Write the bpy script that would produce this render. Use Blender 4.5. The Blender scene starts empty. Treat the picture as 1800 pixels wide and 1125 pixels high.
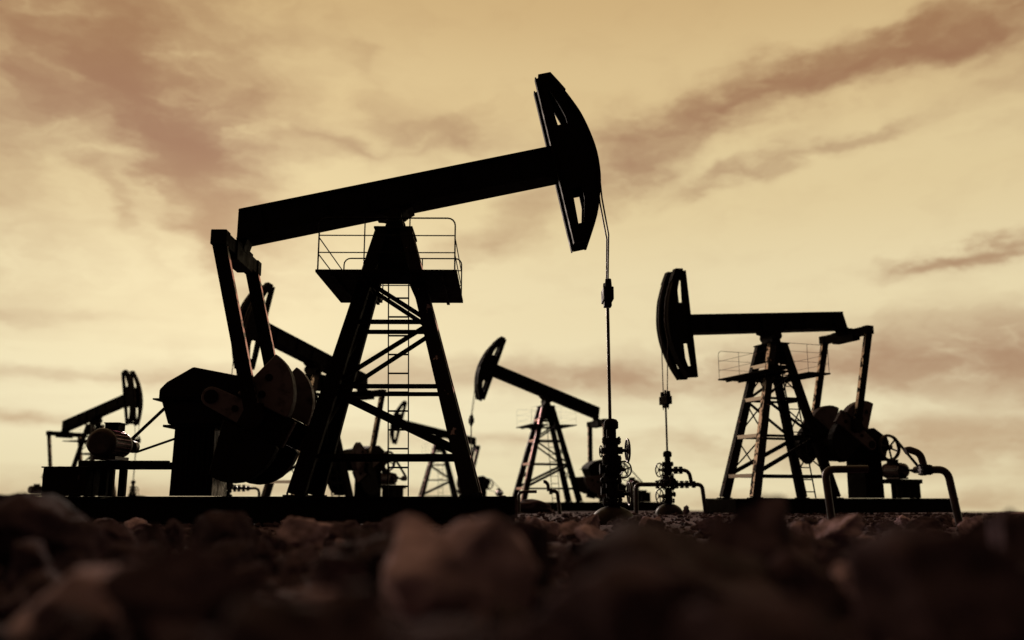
import bpy, math, random
from math import sin, cos, pi, radians as R, hypot, atan2, sqrt
from mathutils import Vector, Matrix, noise
random.seed(7)
scn = bpy.context.scene
COL = scn.collection

# ------------------------------------------------------------------ camera
cam = bpy.data.cameras.new('camera'); cam_o = bpy.data.objects.new('camera', cam); COL.objects.link(cam_o)
cam_o.location = (0, 0, 0.483); cam_o.rotation_euler = (R(90 + 11.063), 0, 0)
cam.sensor_width = 36; cam.lens = 31.91; cam.clip_start = 0.05; cam.clip_end = 9000
cam.dof.use_dof = True; cam.dof.focus_distance = 19.0; cam.dof.aperture_fstop = 0.42; cam.dof.aperture_blades = 0
scn.camera = cam_o
scn.view_settings.view_transform = 'Standard'; scn.view_settings.look = 'None'
scn.view_settings.exposure = 0.0; scn.view_settings.gamma = 1.0

# ------------------------------------------------------------------ world: dusk sky with brown cloud banks
SUN_EL, SUN_AZ = 13.0, -17.0          # degrees; azimuth 0 = straight ahead (+Y), positive to the right
world = bpy.data.worlds.new('World'); scn.world = world; world.use_nodes = True
NT = world.node_tree; NT.nodes.clear()
def N(t, **k):
    n = NT.nodes.new(t)
    for a, b in k.items(): setattr(n, a, b)
    return n
def L(a, b): NT.links.new(a, b)
def M(op, a, b=None, c=None, clamp=False):
    n = N('ShaderNodeMath', operation=op, use_clamp=clamp)
    for i, v in enumerate((a, b, c)):
        if v is None: continue
        if isinstance(v, (int, float)): n.inputs[i].default_value = v
        else: L(v, n.inputs[i])
    return n.outputs[0]
tc = N('ShaderNodeTexCoord'); sep = N('ShaderNodeSeparateXYZ'); L(tc.outputs['Generated'], sep.inputs[0])
X, Y, Z = sep.outputs
az = M('MULTIPLY', M('ARCTAN2', X, Y), 180 / pi)
el = M('MULTIPLY', M('ARCSINE', Z), 180 / pi)
# wind-torn distortion of the cloud coordinates
def noise_tex(vec, scale, detail=6, rough=.55, dist=0.0):
    n = N('ShaderNodeTexNoise'); n.inputs['Scale'].default_value = scale; n.inputs['Detail'].default_value = detail
    n.inputs['Roughness'].default_value = rough; n.inputs['Distortion'].default_value = dist
    L(vec, n.inputs['Vector']); return n
cmb = N('ShaderNodeCombineXYZ'); L(M('MULTIPLY', az, .055), cmb.inputs[0]); L(M('MULTIPLY', el, .13), cmb.inputs[1])
warp = noise_tex(cmb.outputs[0], 2.6, 8, .6)
sw = N('ShaderNodeSeparateColor'); L(warp.outputs['Color'], sw.inputs[0])
azw = M('ADD', az, M('MULTIPLY', M('SUBTRACT', sw.outputs[0], .5), 9.0))
elw = M('ADD', el, M('MULTIPLY', M('SUBTRACT', sw.outputs[1], .5), 5.0))
CLOUDS = [  # azimuth, elevation, half width, half height (deg), tilt, strength
 (-29.0, 26.0, 11, 4.4, 10, 0.8), (-24.31, 24.0, 6.5, 3.0, -35, 0.95), (-21.2, 20.4, 5.8, 2.3, -48, 1.5),
 (-19.2, 18.2, 3.4, 2.2, -30, 0.9), (-25.02, 17.66, 3.72, 0.71, -52, 0.5), (-18.6, 15.0, 3.65, 1.1, -60, 0.6),
 (-5.33, 22.4, 4.16, 1.4, 5, 0.5), (-12.38, 21.6, 2.18, 0.7, -15, 0.4), (0.0, 17.0, 5.61, 1.3, 25, 0.42), (-9.96, 26.22, 2.63, 0.99, -60, 0.15),
 (16.13, 24.4, 6.9, 1.15, 9, 1.05), (24.06, 25.3, 5.2, 1.0, 10, 0.85), (29.8, 26.1, 4.6, 1.1, 8, 0.8), (34, 26.3, 4, 1.3, 5, .85), (9.0, 22.4, 4.83, 0.95, 8, 0.75),
 (8.0, 20.3, 2.8, 1.3, 20, 0.62), (6.5, 18.2, 1.8, 1.5, 40, 0.4), (13.72, 19.6, 4.2, 0.55, 20, 0.5), (20.03, 20.7, 6.0, 0.55, 8, 0.45),
 (28.3, 13.6, 3.1, 0.5, 9, 1.5), (27.5, 7.9, 11.5, 1.7, 0, 1.8), (6.48, 7.5, 11.0, 1.0, -2, 0.95), (24.15, 3.1, 11.5, 1.1, 0, 0.95),
 (-0.7, 3.5, 9.3, 0.5, 0, 0.35), (-29.0, 4.3, 1.8, 0.25, 0, 0.7), (-24.7, 6.9, 6.5, 0.4, 2, 0.38), (-9.3, 7.4, 10.6, 0.75, 0, 0.35),
 (-20.3, 0.3, 18.6, 0.6, 0, 0.5), (20.2, -0.2, 15.5, 0.5, 0, 0.55), (21.4, 24.9, 8.7, 0.94, 12, 0.3), (-30, 10, 6, .5, 3, .25), (-33, 14, 6, 5, 0, .32), (-29, 21, 5, 3, 0, .3), (33, 3, 6, 5, 0, .35), (34, 26, 5, 6, 0, .25), (-17, 23, 4, 2.5, -40, .45),
 # the rest of the sky, all round
 (62, 14, 16, 2.2, 4, .6), (95, 26, 20, 4, -8, .6), (140, 12, 22, 2, 0, .6), (-62, 20, 16, 3.2, 12, .6), (-100, 12, 22, 2.4, 0, .6), (-145, 26, 20, 4, 6, .6), (175, 34, 16, 4, 0, .5), (-55, 44, 20, 5, 20, .5), (40, 48, 20, 5, -12, .5), (0, 40, 16, 3, 12, .3)]
tot = None
for (a0, e0, ra, re, tl, st) in CLOUDS:
    low = e0 < 12
    A_ = azw; E_ = elw if not low else M('ADD', el, M('MULTIPLY', M('SUBTRACT', sw.outputs[1], .5), 2.4))
    dx = M('SUBTRACT', A_, a0); dy = M('SUBTRACT', E_, e0)
    c, s = cos(R(tl)), sin(R(tl))
    u = M('MULTIPLY', M('ADD', M('MULTIPLY', dx, c), M('MULTIPLY', dy, s)), 1 / ra)
    v = M('MULTIPLY', M('SUBTRACT', M('MULTIPLY', dy, c), M('MULTIPLY', dx, s)), 1 / re)
    d2 = M('ADD', M('MULTIPLY', u, u), M('MULTIPLY', v, v))
    g = M('MULTIPLY', M('EXPONENT', M('MULTIPLY', d2, -.95)), st * 1.15)
    tot = g if tot is None else M('ADD', tot, g)
cmb2 = N('ShaderNodeCombineXYZ'); L(M('MULTIPLY', azw, .105), cmb2.inputs[0]); L(M('MULTIPLY', elw, .21), cmb2.inputs[1])
fine = noise_tex(cmb2.outputs[0], 2.0, 9, .56, 0)
cmb3 = N('ShaderNodeCombineXYZ'); L(M('MULTIPLY', az, .03), cmb3.inputs[0]); L(M('MULTIPLY', el, .42), cmb3.inputs[1])
streak = noise_tex(cmb3.outputs[0], 1.3, 6, .5, .3)
dens = M('MULTIPLY', tot, M('MAXIMUM', M('MULTIPLY', M('SUBTRACT', fine.outputs['Fac'], .2), 3.3), .2))
dens = M('ADD', dens, M('MULTIPLY', M('SUBTRACT', fine.outputs['Fac'], .5), .30))
lowfac = N('ShaderNodeMapRange'); lowfac.inputs['From Min'].default_value = 16; lowfac.inputs['From Max'].default_value = 2
L(el, lowfac.inputs['Value'])
dens = M('ADD', dens, M('MULTIPLY', M('MULTIPLY', M('SUBTRACT', streak.outputs['Fac'], .5), lowfac.outputs[0]), .9))
dens = M('MAXIMUM', dens, 0)
# clear-sky colour by elevation (toned sepia light of the dusk)
mr = N('ShaderNodeMapRange'); mr.inputs['From Min'].default_value = -5; mr.inputs['From Max'].default_value = 90; L(el, mr.inputs['Value'])
def srgb(r, g, b):
    f = lambda c: ((c / 255 + .055) / 1.055) ** 2.4 if c > 10 else c / 255 / 12.92
    return (f(r), f(g), f(b), 1)
def ramp(fac, stops):
    n = N('ShaderNodeValToRGB'); cr = n.color_ramp; cr.interpolation = 'EASE'
    while len(cr.elements) > 1: cr.elements.remove(cr.elements[-1])
    for i, (p, c) in enumerate(stops):
        e = cr.elements[0] if i == 0 else cr.elements.new(p)
        e.position = p; e.color = c
    L(fac, n.inputs[0]); return n.outputs['Color']
P = lambda e: (e + 5) / 95
dens = M('SUBTRACT', 1, M('EXPONENT', M('MULTIPLY', dens, -1.25)))
clear = ramp(mr.outputs[0], [(P(-5), srgb(216, 194, 148)), (P(1), srgb(235, 221, 180)), (P(5), srgb(238, 225, 186)), (P(12), srgb(234, 217, 174)), (P(19), srgb(226, 204, 156)), (P(25), srgb(219, 192, 142)), (P(31), srgb(207, 175, 124)), (P(55), srgb(176, 146, 98)), (P(90), srgb(150, 122, 84))])
cloudc = ramp(mr.outputs[0], [(P(-5), srgb(188, 158, 120)), (P(3), srgb(188, 156, 120)), (P(8), srgb(174, 139, 109)), (P(16), srgb(170, 132, 100)), (P(21), srgb(152, 108, 84)), (P(28), srgb(156, 113, 80)), (P(90), srgb(120, 88, 62))])
mix = N('ShaderNodeMix', data_type='RGBA'); L(dens, mix.inputs['Factor']); L(clear, mix.inputs['A']); L(cloudc, mix.inputs['B'])
# the evening sky fades smoothly away from the sun's quarter
sd = Vector((sin(R(SUN_AZ)) * cos(R(SUN_EL)), cos(R(SUN_AZ)) * cos(R(SUN_EL)), sin(R(SUN_EL))))
dot = N('ShaderNodeVectorMath', operation='DOT_PRODUCT'); L(tc.outputs['Generated'], dot.inputs[0]); dot.inputs[1].default_value = sd
fall = N('ShaderNodeMapRange', interpolation_type='SMOOTHSTEP'); fall.inputs['From Min'].default_value = -.75; fall.inputs['From Max'].default_value = .8
fall.inputs['To Min'].default_value = .05; fall.inputs['To Max'].default_value = 1.0; L(dot.outputs['Value'], fall.inputs['Value'])
sc = N('ShaderNodeVectorMath', operation='SCALE'); L(mix.outputs['Result'], sc.inputs[0]); L(fall.outputs[0], sc.inputs['Scale'])
bg1 = N('ShaderNodeBackground'); L(sc.outputs[0], bg1.inputs['Color']); bg1.inputs['Strength'].default_value = 0.97
sky = N('ShaderNodeTexSky', sky_type='NISHITA'); sky.sun_disc = False; sky.sun_elevation = R(SUN_EL); sky.sun_rotation = R(SUN_AZ)
sky.air_density = 2; sky.dust_density = 6
bw = N('ShaderNodeRGBToBW'); L(sky.outputs[0], bw.inputs[0])
tint = N('ShaderNodeVectorMath', operation='SCALE'); tint.inputs[0].default_value = (1.0, .82, .5); L(bw.outputs[0], tint.inputs['Scale'])
bg2 = N('ShaderNodeBackground'); L(tint.outputs[0], bg2.inputs['Color']); bg2.inputs['Strength'].default_value = 0.003
ad = N('ShaderNodeAddShader'); L(bg1.outputs[0], ad.inputs[0]); L(bg2.outputs[0], ad.inputs[1])
wo = N('ShaderNodeOutputWorld'); L(ad.outputs[0], wo.inputs['Surface'])
try:
    world.cycles.sampling_method = 'MANUAL'; world.cycles.sample_map_resolution = 512
except Exception: pass

sun = bpy.data.lights.new('sun', 'SUN'); sun.energy = 1.7; sun.angle = R(10); sun.color = (1, .82, .70)
sun_o = bpy.data.objects.new('sun', sun); COL.objects.link(sun_o)
sun_o.rotation_euler = (-sd).to_track_quat('-Z', 'Y').to_euler()

# ------------------------------------------------------------------ materials
def mat(name, base, rough=.5, metal=0.0, spec=.5, noise_cols=None, nscale=6, thr=(.45, .6), bump=0, bscale=30, coat=0):
    m = bpy.data.materials.new(name); m.use_nodes = True; nt = m.node_tree
    b = nt.nodes['Principled BSDF']; b.inputs['Roughness'].default_value = rough; b.inputs['Metallic'].default_value = metal
    b.inputs['Base Color'].default_value = (*base, 1); b.inputs['Specular IOR Level'].default_value = spec; b.inputs['Specular Tint'].default_value = (1, .62, .72, 1)
    tcn = nt.nodes.new('ShaderNodeTexCoord')
    if noise_cols:
        n = nt.nodes.new('ShaderNodeTexNoise'); n.inputs['Scale'].default_value = nscale; n.inputs['Detail'].default_value = 10; n.inputs['Roughness'].default_value = .62
        nt.links.new(tcn.outputs['Object'], n.inputs['Vector'])
        r = nt.nodes.new('ShaderNodeValToRGB'); cr = r.color_ramp
        cr.elements[0].position = thr[0]; cr.elements[0].color = (*base, 1); cr.elements[1].position = thr[1]; cr.elements[1].color = (*noise_cols, 1)
        nt.links.new(n.outputs['Fac'], r.inputs[0]); nt.links.new(r.outputs[0], b.inputs['Base Color'])
        r2 = nt.nodes.new('ShaderNodeMapRange'); r2.inputs['From Min'].default_value = .3; r2.inputs['From Max'].default_value = .7
        r2.inputs['To Min'].default_value = max(.05, rough - .12); r2.inputs['To Max'].default_value = min(1, rough + .2)
        nt.links.new(n.outputs['Fac'], r2.inputs['Value']); nt.links.new(r2.outputs[0], b.inputs['Roughness'])
    if bump:
        n2 = nt.nodes.new('ShaderNodeTexNoise'); n2.inputs['Scale'].default_value = bscale; n2.inputs['Detail'].default_value = 8; n2.inputs['Roughness'].default_value = .6
        nt.links.new(tcn.outputs['Object'], n2.inputs['Vector'])
        bp = nt.nodes.new('ShaderNodeBump'); bp.inputs['Strength'].default_value = bump; bp.inputs['Distance'].default_value = .02
        nt.links.new(n2.outputs['Fac'], bp.inputs['Height']); nt.links.new(bp.outputs[0], b.inputs['Normal'])
    return m
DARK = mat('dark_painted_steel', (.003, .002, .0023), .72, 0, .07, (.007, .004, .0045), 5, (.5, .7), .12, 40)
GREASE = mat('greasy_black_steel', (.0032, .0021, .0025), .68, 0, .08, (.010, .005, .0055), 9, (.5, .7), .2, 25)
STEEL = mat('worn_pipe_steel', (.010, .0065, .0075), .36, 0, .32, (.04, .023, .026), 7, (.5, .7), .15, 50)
def lit_side_steel(name, thr, sc_, stretch=1.0):
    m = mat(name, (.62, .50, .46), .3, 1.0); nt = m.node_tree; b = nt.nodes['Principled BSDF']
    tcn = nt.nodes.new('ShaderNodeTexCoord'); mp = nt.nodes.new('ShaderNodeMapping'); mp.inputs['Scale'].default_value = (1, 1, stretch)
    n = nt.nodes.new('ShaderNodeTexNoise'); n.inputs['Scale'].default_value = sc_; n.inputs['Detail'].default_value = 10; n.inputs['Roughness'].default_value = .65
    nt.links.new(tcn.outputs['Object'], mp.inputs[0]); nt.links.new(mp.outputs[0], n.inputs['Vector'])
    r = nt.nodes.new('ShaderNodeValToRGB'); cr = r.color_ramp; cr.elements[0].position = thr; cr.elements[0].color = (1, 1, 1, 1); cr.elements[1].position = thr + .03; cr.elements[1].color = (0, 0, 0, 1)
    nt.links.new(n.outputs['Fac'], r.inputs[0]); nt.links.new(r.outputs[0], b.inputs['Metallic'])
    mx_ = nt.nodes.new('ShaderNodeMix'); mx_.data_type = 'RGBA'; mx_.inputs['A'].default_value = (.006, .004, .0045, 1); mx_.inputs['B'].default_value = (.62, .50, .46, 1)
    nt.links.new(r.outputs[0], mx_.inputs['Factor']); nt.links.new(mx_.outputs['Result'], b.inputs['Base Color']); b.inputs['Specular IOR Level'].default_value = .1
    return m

PALE = lit_side_steel('sky_lit_pale_steel', .68, 6)  # pale reflective colour that puts sky light into the front bars
PALECHIP = lit_side_steel('scoured_sky_lit_steel', .5, 4.5)  # same sky-lit tone, broken up by dark chips
SHEEN = mat('sky_sheen_streaked_steel', (.005, .0035, .004), .16, 0, .9)  # strong one-sided gloss to carry sky glare, with streaked roughness
SHEEN.node_tree.nodes['Principled BSDF'].inputs['IOR'].default_value = 2.6; SHEEN.node_tree.nodes['Principled BSDF'].inputs['Specular Tint'].default_value = (1, .9, .9, 1)
_b = SHEEN.node_tree; _n = _b.nodes.new('ShaderNodeTexNoise'); _m = _b.nodes.new('ShaderNodeMapping'); _t = _b.nodes.new('ShaderNodeTexCoord'); _r = _b.nodes.new('ShaderNodeMapRange')
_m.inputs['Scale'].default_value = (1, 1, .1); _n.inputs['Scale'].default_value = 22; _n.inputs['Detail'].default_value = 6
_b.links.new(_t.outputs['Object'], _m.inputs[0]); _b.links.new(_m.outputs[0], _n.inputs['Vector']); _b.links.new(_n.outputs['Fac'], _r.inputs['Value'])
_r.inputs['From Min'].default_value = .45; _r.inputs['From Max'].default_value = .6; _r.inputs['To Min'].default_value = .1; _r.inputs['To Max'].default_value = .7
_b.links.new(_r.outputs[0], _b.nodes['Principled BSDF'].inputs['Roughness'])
MOTOR = mat('aluminium_motor_shell', (.085, .066, .066), .26, .7, .5, (.012, .009, .009), 5, (.5, .72), .1, 40)
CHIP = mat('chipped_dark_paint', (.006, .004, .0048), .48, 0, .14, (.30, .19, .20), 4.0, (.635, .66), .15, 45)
CRANKP = mat('faded_crank_paint', (.085, .058, .068), .55, 0, .10, (.02, .013, .014), 4, (.5, .72), .12, 40)
ROPE = mat('wire_rope', (.03, .02, .02), .55, 0, .3)
ROD = mat('polished_rod_steel', (.012, .008, .008), .4, 0, .4)
DOME = mat('rusty_dome_steel', (.008, .005, .0055), .5, 0, .12, (.025, .014, .016), 6, (.45, .65), .2, 30)
def rock_mat(name, c1, c2, sc_):
    m = bpy.data.materials.new(name); m.use_nodes = True; nt = m.node_tree; b = nt.nodes['Principled BSDF']
    b.inputs['Roughness'].default_value = .9; b.inputs['Specular IOR Level'].default_value = .06; b.inputs['Specular Tint'].default_value = (1, .62, .72, 1)
    tcn = nt.nodes.new('ShaderNodeTexCoord'); oi = nt.nodes.new('ShaderNodeObjectInfo')
    va = nt.nodes.new('ShaderNodeVectorMath'); va.operation = 'ADD'
    mu = nt.nodes.new('ShaderNodeVectorMath'); mu.operation = 'SCALE'; mu.inputs['Scale'].default_value = 9
    nt.links.new(oi.outputs['Location'], mu.inputs[0]); nt.links.new(tcn.outputs['Object'], va.inputs[0]); nt.links.new(mu.outputs[0], va.inputs[1])
    n = nt.nodes.new('ShaderNodeTexNoise'); n.inputs['Scale'].default_value = sc_; n.inputs['Detail'].default_value = 12; n.inputs['Roughness'].default_value = .65; n.inputs['Distortion'].default_value = .4
    nt.links.new(va.outputs[0], n.inputs['Vector'])
    r = nt.nodes.new('ShaderNodeValToRGB'); cr = r.color_ramp; cr.elements[0].position = .34; cr.elements[0].color = (*c1, 1); cr.elements[1].position = .68; cr.elements[1].color = (*c2, 1)
    nt.links.new(n.outputs['Fac'], r.inputs[0])
    hs = nt.nodes.new('ShaderNodeHueSaturation'); mr_ = nt.nodes.new('ShaderNodeMapRange'); mr_.inputs['To Min'].default_value = .6; mr_.inputs['To Max'].default_value = 1.25
    nt.links.new(oi.outputs['Random'], mr_.inputs['Value']); nt.links.new(mr_.outputs[0], hs.inputs['Value']); nt.links.new(r.outputs[0], hs.inputs['Color']); nt.links.new(hs.outputs[0], b.inputs['Base Color'])
    n2 = nt.nodes.new('ShaderNodeTexNoise'); n2.inputs['Scale'].default_value = sc_ * 5; n2.inputs['Detail'].default_value = 12; n2.inputs['Roughness'].default_value = .7
    nt.links.new(va.outputs[0], n2.inputs['Vector'])
    bp = nt.nodes.new('ShaderNodeBump'); bp.inputs['Strength'].default_value = .7; bp.inputs['Distance'].default_value = .03
    nt.links.new(n2.outputs['Fac'], bp.inputs['Height']); nt.links.new(bp.outputs[0], b.inputs['Normal'])
    return m
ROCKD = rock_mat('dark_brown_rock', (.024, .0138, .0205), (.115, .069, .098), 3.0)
ROCKL = rock_mat('lit_and_tan_rock', (.17, .105, .14), (.60, .385, .49), 3.0)  # paler colour carries the light on lit hero stones; also random tan stones
SOIL = rock_mat('stony_soil', (.036, .021, .030), (.15, .091, .126), 1.2)

# ------------------------------------------------------------------ mesh helpers
class MB:
    def __init__(s): s.v = []; s.f = []; s.smooth = []; s.mi = []
    def add(s, vs, fs, smooth=False, mi=0):
        o = len(s.v); s.v += [tuple(p) for p in vs]
        for f in fs: s.f.append([o + i for i in f]); s.smooth.append(smooth); s.mi.append(mi)
        return s
    def box(s, c, d, mtx=None, mi=0):
        x, y, z = d[0] / 2, d[1] / 2, d[2] / 2
        vs = [Vector((a * x, b * y, e * z)) for a in (-1, 1) for b in (-1, 1) for e in (-1, 1)]
        if mtx is not None: vs = [mtx @ p for p in vs]
        vs = [p + Vector(c) for p in vs]
        return s.add(vs, [(0, 1, 3, 2), (4, 6, 7, 5), (0, 4, 5, 1), (2, 3, 7, 6), (0, 2, 6, 4), (1, 5, 7, 3)], mi=mi)
    def bar(s, p0, p1, w, h, side=(0, 1, 0), w1=None, h1=None, mis=None):   # w along 'side', h across
        p0, p1 = Vector(p0), Vector(p1); d = (p1 - p0).normalized(); sd_ = Vector(side); sd_ = (sd_ - d * sd_.dot(d)).normalized(); u = d.cross(sd_)
        w1 = w if w1 is None else w1; h1 = h if h1 is None else h1
        vs = []
        for p, a, b in ((p0, w, h), (p1, w1, h1)):
            for q, r_ in ((-1, -1), (1, -1), (1, 1), (-1, 1)): vs.append(p + sd_ * q * a / 2 + u * r_ * b / 2)
        fs = [(0, 3, 2, 1), (4, 5, 6, 7), (0, 1, 5, 4), (1, 2, 6, 5), (2, 3, 7, 6), (3, 0, 4, 7)]
        for i, f in enumerate(fs): s.add([], []); 
        o = len(s.v); s.v += [tuple(p) for p in vs]
        for i, f in enumerate(fs): s.f.append([o + k for k in f]); s.smooth.append(False); s.mi.append(0 if not mis else mis[i])
        return s
    def ibar(s, p0, p1, w, h, side=(0, 1, 0), t=.025):      # rolled I section: web plus two flanges
        p0, p1 = Vector(p0), Vector(p1); d = (p1 - p0).normalized(); sd_ = Vector(side); sd_ = (sd_ - d * sd_.dot(d)).normalized(); u = d.cross(sd_)
        s.bar(p0, p1, t, h - 2 * t - .002, side)
        for q in (-1, 1): s.bar(p0 + u * q * (h / 2 - t / 2), p1 + u * q * (h / 2 - t / 2), w, t, side)
        return s
    def cyl(s, p0, p1, r0, r1=None, n=20, cap=True, smooth=True):
        r1 = r0 if r1 is None else r1; p0, p1 = Vector(p0), Vector(p1); d = (p1 - p0).normalized()
        a = d.orthogonal().normalized(); b = d.cross(a); vs = []
        for p, r_ in ((p0, r0), (p1, r1)):
            for i in range(n): t = 2 * pi * i / n; vs.append(p + a * cos(t) * r_ + b * sin(t) * r_)
        s.add(vs, [(i, (i + 1) % n, n + (i + 1) % n, n + i) for i in range(n)], smooth)
        if cap:
            s.add(vs[:n], [tuple(reversed(range(n)))]); s.add(vs[n:], [tuple(range(n))])
        return s
    def lathe(s, base, axis, prof, n=24):      # prof: (distance along axis, radius)
        base = Vector(base); d = Vector(axis).normalized(); a = d.orthogonal().normalized(); b = d.cross(a); vs = []
        for (h, r_) in prof:
            for i in range(n): t = 2 * pi * i / n; vs.append(base + d * h + a * cos(t) * r_ + b * sin(t) * r_)
        fs = []
        for k in range(len(prof) - 1):
            for i in range(n): fs.append((k * n + i, k * n + (i + 1) % n, (k + 1) * n + (i + 1) % n, (k + 1) * n + i))
        s.add(vs, fs, True); s.add(vs[:n], [tuple(reversed(range(n)))]); s.add(vs[-n:], [tuple(range(n))]); return s
    def prism(s, prof, y0, y1, mi=0):     # prof in x,z, extruded along y; convex or simple
        n = len(prof); vs = [(x, y0, z) for x, z in prof] + [(x, y1, z) for x, z in prof]
        s.add(vs, [tuple(range(n)), tuple(reversed(range(n, 2 * n)))] + [(i, n + i, n + (i + 1) % n, (i + 1) % n) for i in range(n)], mi=mi); return s
    def ring_plate(s, outer, inner, y0, y1):   # plate with a hole, equal point counts
        n = len(outer)
        vs = [(x, y0, z) for x, z in outer] + [(x, y0, z) for x, z in inner] + [(x, y1, z) for x, z in outer] + [(x, y1, z) for x, z in inner]
        fs = []
        for i in range(n):
            j = (i + 1) % n
            fs += [(i, j, n + j, n + i), (2 * n + i, 3 * n + i, 3 * n + j, 2 * n + j), (i, 2 * n + i, 2 * n + j, j), (n + i, n + j, 3 * n + j, 3 * n + i)]
        s.add(vs, fs); return s
    def tube(s, pts, r_, n=12, cap=True):
        pts = [Vector(p) for p in pts]; m = len(pts); vs = []
        d = (pts[1] - pts[0]).normalized(); a = d.orthogonal().normalized()
        for i, p in enumerate(pts):
            t = (pts[min(i + 1, m - 1)] - pts[max(i - 1, 0)]).normalized(); a = (a - t * a.dot(t)).normalized(); b = t.cross(a)
            for k in range(n): q = 2 * pi * k / n; vs.append(p + a * cos(q) * r_ + b * sin(q) * r_)
        fs = [(i * n + k, i * n + (k + 1) % n, (i + 1) * n + (k + 1) % n, (i + 1) * n + k) for i in range(m - 1) for k in range(n)]
        s.add(vs, fs, True)
        if cap: s.add(vs[:n], [tuple(reversed(range(n)))]); s.add(vs[-n:], [tuple(range(n))])
        return s
    def torus(s, c, axis, R_, r_, n=28, m=8):
        c = Vector(c); d = Vector(axis).normalized(); a = d.orthogonal().normalized(); b = d.cross(a); vs = []
        for i in range(n):
            t = 2 * pi * i / n; e = a * cos(t) + b * sin(t)
            for k in range(m): q = 2 * pi * k / m; vs.append(c + e * (R_ + r_ * cos(q)) + d * r_ * sin(q))
        s.add(vs, [(i * m + k, ((i + 1) % n) * m + k, ((i + 1) % n) * m + (k + 1) % m, i * m + (k + 1) % m) for i in range(n) for k in range(m)], True); return s
    def build(s, name, m, parent=None, bevel=0):
        me = bpy.data.meshes.new(name); me.from_pydata(s.v, [], s.f)
        me.polygons.foreach_set('use_smooth', s.smooth)
        ms = m if isinstance(m, (list, tuple)) else [m]
        for q in ms: me.materials.append(q)
        if len(ms) > 1: me.polygons.foreach_set('material_index', s.mi)
        import bmesh
        bm = bmesh.new(); bm.from_mesh(me); bmesh.ops.recalc_face_normals(bm, faces=bm.faces)
        if bevel: bmesh.ops.bevel(bm, geom=[e for e in bm.edges if len(e.link_faces) == 2 and e.calc_face_angle(0) > .6], offset=bevel, segments=1, affect='EDGES')
        bm.to_mesh(me); bm.free()
        o = bpy.data.objects.new(name, me); COL.objects.link(o)
        if parent: o.parent = parent
        return o
def tag(o, label=None, cat=None, group=None, kind=None):
    if label: o['label'] = label
    if cat: o['category'] = cat
    if group: o['group'] = group
    if kind: o['kind'] = kind
    return o
def empty(name, loc, rz=0):
    o = bpy.data.objects.new(name, None); COL.objects.link(o); o.location = loc; o.rotation_euler = (0, 0, rz); o.empty_display_size = .3; return o
def arcpts(c, r_, a0, a1, n, y=0):
    return [Vector((c[0] + r_ * cos(a0 + (a1 - a0) * i / n), y, c[1] + r_ * sin(a0 + (a1 - a0) * i / n))) for i in range(n + 1)]

# ------------------------------------------------------------------ ground
def terr(x, y):
    r = hypot(x, y); return -0.0135 * (sqrt((r - 30) ** 2 + 36) + (r - 30)) / 2
def ground_h(x, y):
    r = hypot(x, y); k = max(0, 1 - r / 60)
    b = noise.noise(Vector((x * .8, y * .8, 3))) * .07 + noise.noise(Vector((x * 2.1, y * 2.1, 9))) * .022 + noise.noise(Vector((x * 7, y * 7, 1))) * .008
    return terr(x, y) + b * k - .02 * k
gm = MB(); NR, NA = 230, 420
radii = [.35 * (3200 / .35) ** (i / (NR - 1)) for i in range(NR)]
vs = [(0, 0, ground_h(0, 0))]
for r_ in radii:
    for k in range(NA):
        t = 2 * pi * k / NA
        x, y = r_ * cos(t), r_ * sin(t); vs.append((x, y, ground_h(x, y)))
fs = [(0, 1 + k, 1 + (k + 1) % NA) for k in range(NA)]
for i in range(NR - 1):
    for k in range(NA):
        a = 1 + i * NA; b = a + NA; fs.append((a + k, b + k, b + (k + 1) % NA, a + (k + 1) % NA))
gm.add(vs, fs, True)
tag(gm.build('ground', SOIL), kind='structure')

# ------------------------------------------------------------------ pump jack
bx, by, tx, ty, zs, zt = 1.60, .86, .235, .36, .51, 5.70
zp, zv, xw = 4.586, 6.0, 4.257
CX, CZ, CR, PL = -3.22, 2.32, .95, 3.48
def lerp(a, b, t): return a + (b - a) * t
def legp(ex, ey, z):
    t = (z - zs) / (zt - zs); return Vector((ex * lerp(bx, tx, t), ey * lerp(by, ty, t), z))

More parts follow.
